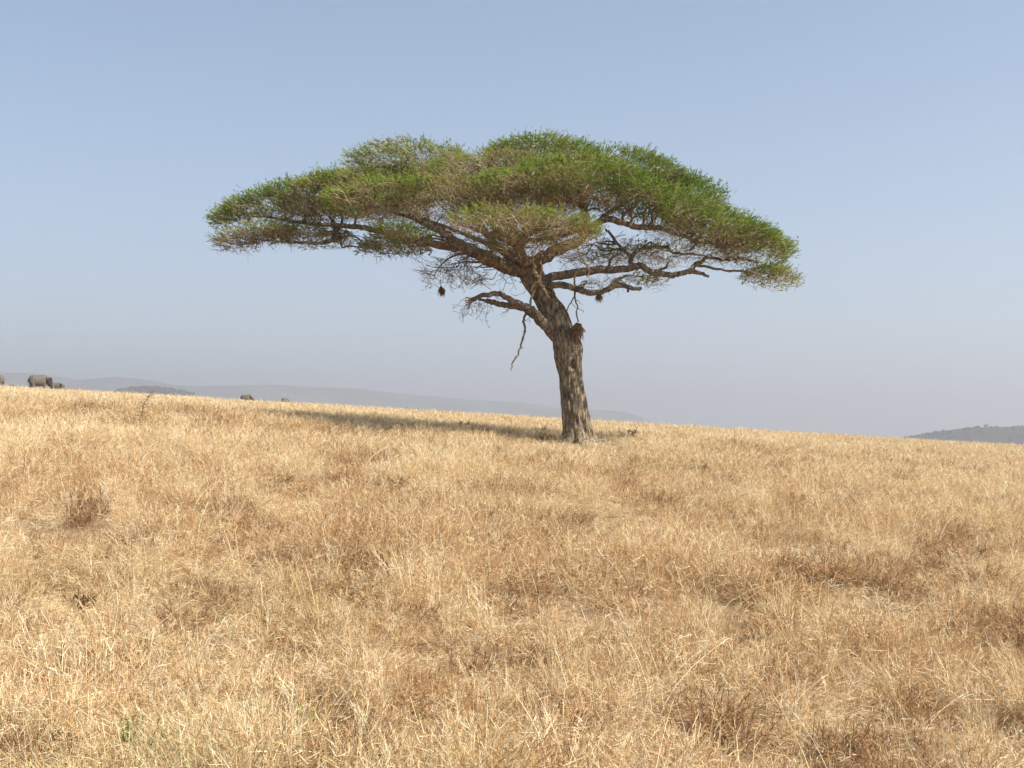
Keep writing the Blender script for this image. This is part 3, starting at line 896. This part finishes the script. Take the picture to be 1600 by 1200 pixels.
tag(lb.mb.build('stripped_branch', [M_PALE], tree, True, BO), 'pale bark-stripped branch hooked over the right limb')

# ------------------------------------------------------------------ weaver nests
def nest(px, py, dy, rpx, label, hang=None):
    Y = TREE_Y + dy
    c = np.array(at(px, py, Y)); r = rpx * Y / FPX
    o = empty('bird_nest', Vector(c))
    tag(o, label, 'nest', 'straw bird nests hanging in the acacia')
    mb = MB()
    nu, nv = 14, 10
    vs = []
    for j in range(nv + 1):
        ph = PI * j / nv
        for i in range(nu):
            th = 2 * PI * i / nu
            k = r * 0.62 * (1 + rng.normal(0, 0.13) + 0.4 * float(vnoise(th * 1.1 + rpx, ph * 1.3, 90)))
            vs.append((k * math.sin(ph) * math.cos(th), k * math.sin(ph) * math.sin(th), 1.15 * k * math.cos(ph)))
    F = []
    for j in range(nv):
        a = j * nu + np.arange(nu); b = j * nu + (np.arange(nu) + 1) % nu
        F.append(np.column_stack([a, b, b + nu, a + nu]))
    mb.add(np.array(vs), np.concatenate(F), 0, rng.uniform(0.3, 1, len(vs)))
    mb.build('nest_ball', [M_NEST], o, False)
    mb = MB()
    n = 420
    d = rng.normal(0, 1, (n, 3)); d /= np.linalg.norm(d, axis=1)[:, None]
    tang = np.cross(d, rng.normal(0, 1, (n, 3))); tang /= np.linalg.norm(tang, axis=1)[:, None]
    dr = tang * 0.7 + d * 0.45 + np.array([0, 0, -0.7])
    ribbons(mb, d * r * 0.62 * np.array([1, 1, 1.15]), dr, rng.uniform(.3, 1.0, n) ** 1.3 * 1.35 * r, np.full(n, 0.10 * r), -d * r * 0.15, 3, 0, rng.uniform(0, 1, n), .3)
    mb.build('loose_straw', [M_NEST], o)
    if hang:
        mb = MB()
        tube(mb, [np.array(at(*hang)) - c, np.array([0, 0, r * 0.7])], [0.012, 0.012], 5, 4, 0.01)
        mb.build('hanging_stalk', [M_LIMB], o)
    return o


nest(902.5, 514, -0.45, 10.8, 'large shaggy brown straw nest hanging beside the trunk')
nest(690, 453, 1.6, 5.8, 'small dark round nest hanging below the left limb twigs', (688, 436, 41.7))
nest(936, 463, -0.75, 5.6, 'small reddish nest under the short right-hand limb')


# ------------------------------------------------------------------ small plants standing in the grass
def onfield(px, py):
    """distance along the view ray through a picture point at which it meets the ground"""
    ys = np.concatenate([np.linspace(7, 60, 1200), np.linspace(60, 205, 600)])
    z = CAMZ + (EYE - py) / FPX * ys
    hit = np.where(z <= gheight((px - 800) / FPX * ys, ys))[0]
    return float(ys[hit[0]]) if len(hit) else 200.0


def sapling():
    Y = onfield(216, 676)
    b0 = at(216, 674, Y); z = gz(b0.x, Y); k = Y / FPX
    o = empty('thorn_sapling', (b0.x, Y, z))
    tag(o, 'thin leafless thorn sapling leaning in the grass below the elephants', 'sapling')

    def L(px, py, dy=0): return np.array(at(px, py, Y + dy)) - np.array((b0.x, Y, z))
    mb = MB()
    main = [L(216, 680), L(219, 660), L(222, 645), L(225, 632), L(231, 622), L(239, 612)]
    Q, K = tube(mb, main, [.015, .014, .012, .010, .008, .005], 6, 4, .008)
    tube(mb, [L(221, 676), L(222, 655), L(223, 642)], [.010, .008, .006], 5, 4, .006)
    mb.build('stem', [M_TWIG], o, True)
    mb = MB()
    for i in range(5, len(Q)):
        for s in (-1, 1):
            l = rng.uniform(.12, .30) * (1 - 0.5 * i / len(Q))
            e = Q[i] + np.array([s * l, rng.normal(0, .12), rng.uniform(-.02, .10)])
            tube(mb, [Q[i], (Q[i] + e) / 2 + rng.normal(0, .02, 3), e], [.008, .006, .003], 4, 2)
    n = 220
    i = rng.integers(5, len(Q), n)
    B = Q[i] + np.column_stack([rng.normal(0, .11, n), rng.normal(0, .08, n), rng.normal(0.03, .04, n)])
    mb.build('thorny_twigs', [M_TWIG], o, True)


sapling()


def weed(px, py, Y, h, spread, n, label, hue=0.4, name='dead_weed', cat='weed', nb=7, leaf=0.04, mats=None, group='dry weeds standing in the grass'):
    x = at(px, py, Y).x
    z = gz(x, Y)
    o = empty(name, (x, Y, z)); tag(o, label, cat, group)
    mb = MB(); Ps = []
    for s in range(nb):
        az = rng.uniform(0, 2 * PI); l = h * rng.uniform(.65, 1.05); ou = spread * rng.uniform(.2, 1)
        p = [np.array([0, 0, -.03]), np.array([ou * .35 * math.cos(az), ou * .35 * math.sin(az), l * .5]), np.array([ou * math.cos(az), ou * math.sin(az), l])]
        p[1] += rng.normal(0, .03, 3)
        Q, _ = tube(mb, p, [.010, .007, .003], 5, 4, .006, 0, 0, hue)
        Ps.append(Q[2:])
    mb.build('stem', mats or [M_WEED], o)
    Ps = np.concatenate(Ps)
    mb = MB()
    i = rng.integers(0, len(Ps), n)
    d = rng.normal(0, 1, (n, 3)) + np.array([0, 0, .3]); d /= np.linalg.norm(d, axis=1)[:, None]
    ribbons(mb, Ps[i], d, rng.uniform(.6, 1.6, n) * leaf, np.full(n, leaf * .45), rng.normal(0, leaf * .5, (n, 3)), 2, 0, np.clip(rng.normal(hue, .22, n), 0, 1), .3)
    mb.build('leaves', mats or [M_WEED], o)
    return o


G0 = 'dry weeds standing in the grass'


for (px, py, h, sp, n, lab, hue, leaf) in (
        (1096, 752, .34, .22, 260, 'small dark brown weed on pale grass right of and below the acacia trunk', .35, .07),
        (628, 774, .30, .28, 420, 'rust brown bushy weed on pale grass left of and below the acacia trunk', .7, .05),
        (984, 694, .42, .50, 320, 'dark straggly weed in the grass just right of the trunk foot', .15, .08),
        (432, 640, .30, .9, 420, 'low brown dead clump near the skyline below the small elephant humps', .7, .10),
        (305, 652, .32, .5, 420, 'dark olive weed near the left end of the tree shadow', .4, .08),
        (21, 608, .9, .8, 300, 'dark low weed on the skyline between the two leftmost elephants', .1, .16),
        (137, 968, .30, .20, 300, 'dark brown clump in the left foreground grass', .5, .05),
        (850, 687, .40, .5, 320, 'dark straggly weed in the tree shadow against the left of the trunk foot', .2, .08),
        (716, 678, .40, .6, 320, 'dark weed in the middle of the tree shadow left of the trunk', .25, .08),
        (1128, 925, .30, .15, 260, 'narrow dark brown weed in the right middle of the foreground', .2, .05),
        (1530, 885, .26, .12, 200, 'small red-brown weed on flattened pale grass at the right edge', .4, .05),
        (1335, 800, .3, .2, 260, 'small brown weed upright in the grass on the right', .3, .06),
        (450, 768, .26, .22, 260, 'brown weed in pale grass left of the rust brown bush', .75, .05),
):
    Y = onfield(px, py)
    weed(px, py, Y, h, sp, n, lab, hue, leaf=leaf)


def tussock(px, py, label):
    Y = onfield(px, py)
    x = at(px, py, Y).x; z = gz(x, Y)
    o = empty('grass_tussock', (x, Y, z)); tag(o, label, 'tussock')
    mb = MB(); n = 130
    ang = rng.uniform(0, 2 * PI, n); r = .10 * np.sqrt(rng.uniform(0, 1, n))
    B = np.column_stack([np.cos(ang) * r, np.sin(ang) * r, np.full(n, -.03)])
    la = np.abs(rng.normal(0.1, .38, n))
    d = np.column_stack([np.sin(la) * np.cos(ang), np.sin(la) * np.sin(ang), np.cos(la)])
    ribbons(mb, B, d, rng.uniform(.15, .36, n), np.full(n, .008), np.column_stack([d[:, 0], d[:, 1], -np.ones(n) * .4]) * .08, 3, 0, rng.uniform(.55, 1, n), .3)
    mb.build('base_leaves', [M_HERB if False else M_STRAW], o)
    mb = MB(); n = 16
    B = np.column_stack([rng.normal(0, .05, n), rng.normal(0, .05, n), np.full(n, -.02)])
    d = np.column_stack([rng.normal(-.16, .12, n), rng.normal(0, .1, n), np.ones(n)])
    P = ribbons(mb, B, d, rng.uniform(.5, .95, n), np.full(n, .010), np.column_stack([rng.normal(-.08, .08, n), np.zeros(n), np.zeros(n)]), 5, 0, rng.uniform(0, .15, n), .5)
    mb.build('tall_stalks', [M_STRAW], o)


tussock(496, 1004, 'tussock with a few tall pale straws rising above it in the left foreground')

# green herbs at the bottom edge
Y = onfield(208, 1200)
weed(208, 1200, Y, .33, .32, 480, 'feathery green herb at the bottom left', .62, 'green_herb', 'herb', 9, .022, [M_HERB], 'green herbs in the front grass')
Y = onfield(285, 1180)
weed(285, 1180, Y, .16, .22, 90, 'low sparse green herb to the right of the feathery one', .6, 'green_herb', 'herb', 8, .022, [M_HERB], 'green herbs in the front grass')


def leafy_plant(px, py):
    Y = onfield(px, py); x = at(px, py, Y).x; z = gz(x, Y)
    o = empty('leafy_herb', (x, Y, z)); tag(o, 'upright plant with broad yellow-green leaves at the bottom edge', 'herb')
    mb = MB()
    Q, _ = tube(mb, [(0, 0, -.03), (.012, 0, .15), (-.01, 0, .30), (.0, 0, .42)], [.008, .007, .006, .003], 6, 4, 0, 0, 0, .6)
    Q2, _ = tube(mb, [(0.01, 0, .1), (.08, 0.02, .22), (.13, 0.02, .36)], [.006, .005, .003], 6, 4, 0, 0, 0, .6)
    mb.build('stem', [M_HERB], o)
    mb = MB()
    QQ = np.concatenate([Q[4:], Q2[3:]])
    n = len(QQ)
    B = QQ
    az = rng.uniform(0, 2 * PI, n)
    d = np.column_stack([np.cos(az), np.sin(az), rng.uniform(.1, .8, n)]); d /= np.linalg.norm(d, axis=1)[:, None]
    L = rng.uniform(.035, .065, n)
    quads(mb, B + d * (L * .55)[:, None], d, np.column_stack([rng.normal(0, .4, n), rng.normal(0, .4, n) - 1, np.ones(n) * .6]), L, L * .55, 0, rng.uniform(.55, 1, n))
    mb.build('leaves', [M_HERB], o)


leafy_plant(466, 1190)


# ------------------------------------------------------------------ elephants
def loft(mb, rings, ns=18):
    """closed loft through ellipses: (centre, axis u half, axis v half) with u, v vectors"""
    vs = []
    ang = np.linspace(0, 2 * PI, ns, endpoint=False)
    for c, u, v in rings:
        c, u, v = map(np.array, (c, u, v))
        vs.append(c + np.cos(ang)[:, None] * u + np.sin(ang)[:, None] * v)
    V = np.concatenate(vs); F = []
    for i in range(len(rings) - 1):
        a = i * ns + np.arange(ns); b = i * ns + (np.arange(ns) + 1) % ns
        F.append(np.column_stack([a, b, b + ns, a + ns]))
    mb.add(V, np.concatenate(F))
    i = np.arange(ns); j = (i + 1) % ns
    mb.add(np.vstack([V[:ns], np.array(rings[0][0])[None]]), np.column_stack([j, i, np.full(ns, ns)]))
    mb.add(np.vstack([V[-ns:], np.array(rings[-1][0])[None]]), np.column_stack([i, j, np.full(ns, ns)]))


def elephant_mesh(head_down=0.35, trunk_curl=True, ear_open=0.9, walk=0.18, ear_x=1.48):
    """faces +x; about 2.7 m at the shoulder"""
    mb = MB()
    X = lambda x, zc, w, h: ((x, 0, zc), (0, w, 0), (0, 0, h))
    loft(mb, [X(-1.52, 1.75, .10, .16), X(-1.45, 1.72, .34, .46), X(-1.25, 1.72, .58, .72), X(-.95, 1.74, .72, .86), X(-.55, 1.70, .80, .88), X(-.1, 1.66, .83, .88),
              X(.35, 1.72, .80, .90), X(.75, 1.80, .70, .88), X(1.05, 1.86, .54, .74), X(1.3, 1.90, .40, .56), X(1.5, 1.92, .34, .46)], 24)
    # head
    hz = 2.0 - head_down
    loft(mb, [X(1.15, 1.98 - head_down * .3, .30, .40), X(1.4, hz + .10, .42, .52), X(1.65, hz + .04, .44, .54), X(1.88, hz - .02, .38, .46), X(2.06, hz - .12, .25, .32), X(2.14, hz - .18, .12, .16)], 20)
    # trunk of the nose
    z0 = hz - .30
    if trunk_curl:
        P = [(1.92, 0, z0 + .05), (2.10, 0, z0 - .25), (2.16, 0, z0 - .60), (2.12, 0, z0 - .92), (1.98, 0, z0 - 1.08), (1.80, 0, z0 - 1.02), (1.72, 0, z0 - .86)]
    else:
        P = [(1.92, 0, z0 + .05), (2.12, 0, z0 - .3), (2.18, 0, z0 - .7), (2.16, 0, z0 - 1.05), (2.2, 0, z0 - 1.3)]
    tube(mb, P, np.linspace(.22, .09, len(P)), 12, 4)
    # jaw
    loft(mb, [((1.5, 0, hz - .28), (0, .2, 0), (0, 0, .16)), ((1.75, 0, hz - .42), (0, .15, 0), (0, 0, .12)), ((1.92, 0, hz - .50), (0, .06, 0), (0, 0, .06))], 10)
    # legs
    for (lx, sy, dx) in ((-1.02, 1, -walk), (-1.02, -1, walk), (.82, 1, walk), (.82, -1, -walk)):
        y = sy * .40
        back = lx < 0
        P = [(lx, y, 1.55), (lx + (.08 if back else 0) + dx * .35, y, 1.05), (lx + (-.06 if back else .02) + dx * .75, y, .55), (lx + dx, y, .18), (lx + dx + .02, y, -.02)]
        tube(mb, P, [.40, .29, .205, .19, .23] if back else [.36, .27, .21, .19, .23], 14, 4)
    # ears: thick flaps hinged at the back of the head
    for sy in (1, -1):
        outl = [(0, .42), (-.30, .50), (-.62, .40), (-.78, .10), (-.70, -.28), (-.45, -.62), (-.22, -.74), (-.06, -.45), (0, -.1)]
        n = len(outl)
        vo = []
        for (ax, az) in [(1.2 * q_[0], 1.15 * q_[1]) for q_ in outl]:
            out = -ax * math.sin(ear_open); back = ax * math.cos(ear_open)
            vo.append((ear_x + back, sy * (.40 + out), hz + .10 + az))
        vo = np.array(vo); nrm = np.array([-math.sin(ear_open), -sy * math.cos(ear_open), 0]) * .055
        V = np.vstack([vo - nrm, vo + nrm, [vo.mean(0) - nrm * 1.3], [vo.mean(0) + nrm * 1.3]])
        i = np.arange(n); j = (i + 1) % n
        if sy > 0:
            mb.add(V, np.column_stack([i, j, j + n, i + n])); mb.add(V, np.column_stack([j, i, np.full(n, 2 * n)])); mb.add(V, np.column_stack([i + n, j + n, np.full(n, 2 * n + 1)]))
        else:
            mb.add(V, np.column_stack([j, i, i + n, j + n])); mb.add(V, np.column_stack([i, j, np.full(n, 2 * n)])); mb.add(V, np.column_stack([j + n, i + n, np.full(n, 2 * n + 1)]))
    # tail
    tube(mb, [(-1.46, 0, 1.98), (-1.60, 0, 1.7), (-1.62, 0, 1.3), (-1.58, 0, .95)], [.075, .06, .045, .05], 8, 4)
    return mb


def elephant(px, Y, height, yaw, label, **kw):
    x = (px - 800) / FPX * Y
    o = empty('elephant', (x, Y, gz(x, Y)), yaw)
    tag(o, label, 'elephant', 'elephants along the skyline')
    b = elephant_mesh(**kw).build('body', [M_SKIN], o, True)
    rm = b.modifiers.new('skin', 'REMESH'); rm.mode = 'VOXEL'; rm.voxel_size = 0.045; rm.use_smooth_shade = True
    sm = b.modifiers.new('soft', 'SMOOTH'); sm.iterations = 5; sm.factor = 0.5
    s = height / 2.62
    b.scale = (s, s, s)
    return o


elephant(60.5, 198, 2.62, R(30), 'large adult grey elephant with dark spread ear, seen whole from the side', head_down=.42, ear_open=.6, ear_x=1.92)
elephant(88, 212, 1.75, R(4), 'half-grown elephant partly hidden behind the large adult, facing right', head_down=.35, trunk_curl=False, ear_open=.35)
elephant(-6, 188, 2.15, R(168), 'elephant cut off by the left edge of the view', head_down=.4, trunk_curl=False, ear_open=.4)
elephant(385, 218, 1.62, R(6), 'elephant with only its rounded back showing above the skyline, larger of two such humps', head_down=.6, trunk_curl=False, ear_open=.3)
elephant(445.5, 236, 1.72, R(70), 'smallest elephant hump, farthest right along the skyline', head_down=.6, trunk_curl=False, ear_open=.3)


# ------------------------------------------------------------------ hills, far woods
def range_mesh(name, prof, Y, depth, mat, label, rough, nseg=220, rows=26, cat='hills', seed=50, wiggle=1.0):
    px = np.array([p[0] for p in prof], float); py = np.array([p[1] for p in prof], float)
    xs = np.linspace(px[0], px[-1], nseg)
    yy = np.interp(xs, px, py)
    X = (xs - 800) / FPX * Y
    Hh = (EYE - yy) / FPX * Y + CAMZ
    V = []
    for j in range(rows + 1):
        t = j / rows * 2 - 1
        s = (1 - abs(t)) ** 1.25
        Yj = Y + depth * t
        zz = -27 + (Hh + 27) * s
        nz = vnoise(X, np.full_like(X, Yj), seed, 420) * rough * 2.2 + vnoise(X, np.full_like(X, Yj), seed + 1, 150) * rough + vnoise(X, np.full_like(X, Yj), seed + 2, 50) * rough * .35
        ridge = math.exp(-(t / .06) ** 2)
        zz = zz + nz * (1 - .85 * ridge) * min(1, (1 - abs(t)) * 3)
        if not ridge > .5: zz = np.minimum(zz, -27 + (Hh + 27) * (1 - abs(t) * .35))
        V.append(np.column_stack([X, np.full_like(X, Yj), zz]))
    V = np.concatenate(V)
    ii, jj = np.meshgrid(np.arange(nseg - 1), np.arange(rows))
    a = (jj * nseg + ii).ravel()
    mb = MB(); mb.add(V, np.column_stack([a, a + 1, a + nseg + 1, a + nseg]))
    o = mb.build(name, [mat], None, True)
    tag(o, label, cat, kind='structure')
    return o


far = [(-900, 640), (-600, 610), (-400, 596), (-250, 588), (-120, 584), (0, 583), (50, 585), (90, 590), (125, 595), (150, 592), (180, 589), (215, 590), (245, 594), (275, 600), (310, 603), (350, 602), (400, 602.5), (450, 604), (520, 606),
       (560, 608), (600, 613), (640, 617), (690, 622), (740, 627), (800, 629), (840, 632), (880, 638), (915, 640.5), (950, 641), (975, 643), (992, 648), (1006, 656), (1040, 668), (1100, 690), (1200, 706)]
range_mesh('hills', far, 5200, 1300, M_HILL, 'long low blue-grey hills fading in the haze behind the left skyline', 'x' and 16, 320, 30, seed=50)
rid = [(1300, 704), (1380, 690), (1415, 683), (1445, 677.5), (1470, 673.5), (1500, 670), (1530, 668), (1560, 667), (1600, 666), (1700, 662), (1850, 660), (2000, 668), (2300, 690), (2500, 706)]
range_mesh('hill_ridge', rid, 1900, 330, M_RIDGE, 'nearer dark scrubby ridge rising at the right edge', 4, 240, 24, seed=60)


def far_wood(name, label, spots, kindcat):
    mb = MB()
    for (x, y, z, r, h) in spots:
        k = 26
        c = rng.normal(0, 1, (k, 3)); c /= np.linalg.norm(c, axis=1)[:, None]
        c *= (rng.uniform(.3, 1, k) ** .5)[:, None] * np.array([r, r, h * .32])
        c += np.array([x, y, z + h * .66])
        tube(mb, [(x, y, z - 1), (x, y, z + h * .6)], [r * .09, r * .06], 5, 2)
        for q in c:
            n = 6
            d = rng.normal(0, 1, (n, 3))
            V = q + d / np.linalg.norm(d, axis=1)[:, None] * r * .36
            mb.add(V, np.array([[0, 1, 2], [1, 3, 4], [2, 4, 5], [0, 3, 5]]))
    o = mb.build(name, [M_FARLEAF])
    tag(o, label, kindcat, kind='stuff')


sp = []
pxs = np.array([r_[0] for r_ in rid]); pys = np.array([r_[1] for r_ in rid])
for _ in range(620):
    px = rng.uniform(1405, 2150); py = np.interp(px, pxs, pys)
    dy = rng.uniform(-260, 40) if rng.uniform() < .55 else rng.uniform(-25, 15)
    Y = 1900.0
    top = (EYE - py) / FPX * Y + CAMZ
    s = (1 - abs(dy / 330)) ** 1.25
    z = -27 + (top + 27) * s - 1.0
    hgt = rng.uniform(1.8, 3.4) * (1.7 if rng.uniform() < .12 else 1)
    sp.append(((px - 800) / FPX * Y, Y + dy, z, hgt * rng.uniform(.45, .8), hgt))
far_wood('scrub_trees', 'scattered small trees and bushes covering the right-hand ridge', sp, 'scrub')

sp = []
gp = [(172, 611), (190, 606), (210, 604), (235, 602.5), (262, 605), (285, 609), (298, 613)]
for _ in range(150):
    px = rng.uniform(168, 300); py = np.interp(px, [g[0] for g in gp], [g[1] for g in gp])
    Y = 2600 + rng.uniform(-40, 60)
    top = (EYE - py) / FPX * Y + CAMZ
    hgt = rng.uniform(9, 13)
    sp.append(((px - 800) / FPX * Y, Y, top - hgt + rng.uniform(-6, 1), hgt * .55, hgt))
# the rise the wood grows on
gp2 = [(120, 640), (150, 625), (172, 617), (235, 609), (298, 618), (330, 632), (360, 650)]
range_mesh('wooded_rise', gp2, 2640, 260, M_RIDGE, 'low dark rise carrying a far wood on the left', 2, 60, 14, seed=70)
far_wood('far_wood', 'dark far-off wood behind the skyline right of the large elephant', sp, 'wood')

# ------------------------------------------------------------------ haze
hm = bpy.data.materials.new('haze_air'); hm.use_nodes = True
nt = hm.node_tree
nt.nodes.remove(nt.nodes['Principled BSDF'])
pv = nt.nodes.new('ShaderNodeVolumePrincipled')
pv.inputs['Color'].default_value = (0.625, 0.66, 0.725, 1)
pv.inputs['Density'].default_value = 3.8e-4
pv.inputs['Anisotropy'].default_value = 0.4
nt.links.new(pv.outputs[0], [n for n in nt.nodes if n.type == 'OUTPUT_MATERIAL'][0].inputs['Volume'])
x0, x1, y0, y1, z0, z1 = -7200, 7200, -400, 11500, -60, 430
V = [(x0, y0, z0), (x1, y0, z0), (x1, y1, z0), (x0, y1, z0), (x0, y0, z1), (x1, y0, z1), (x1, y1, z1), (x0, y1, z1)]
mb = MB(); mb.add(V, [(3, 2, 1, 0), (4, 5, 6, 7), (0, 1, 5, 4), (1, 2, 6, 5), (2, 3, 7, 6), (3, 0, 4, 7)])
hz = mb.build('haze', [hm])
tag(hz, 'pale dry-season haze in the air over the plain', 'haze', kind='stuff')
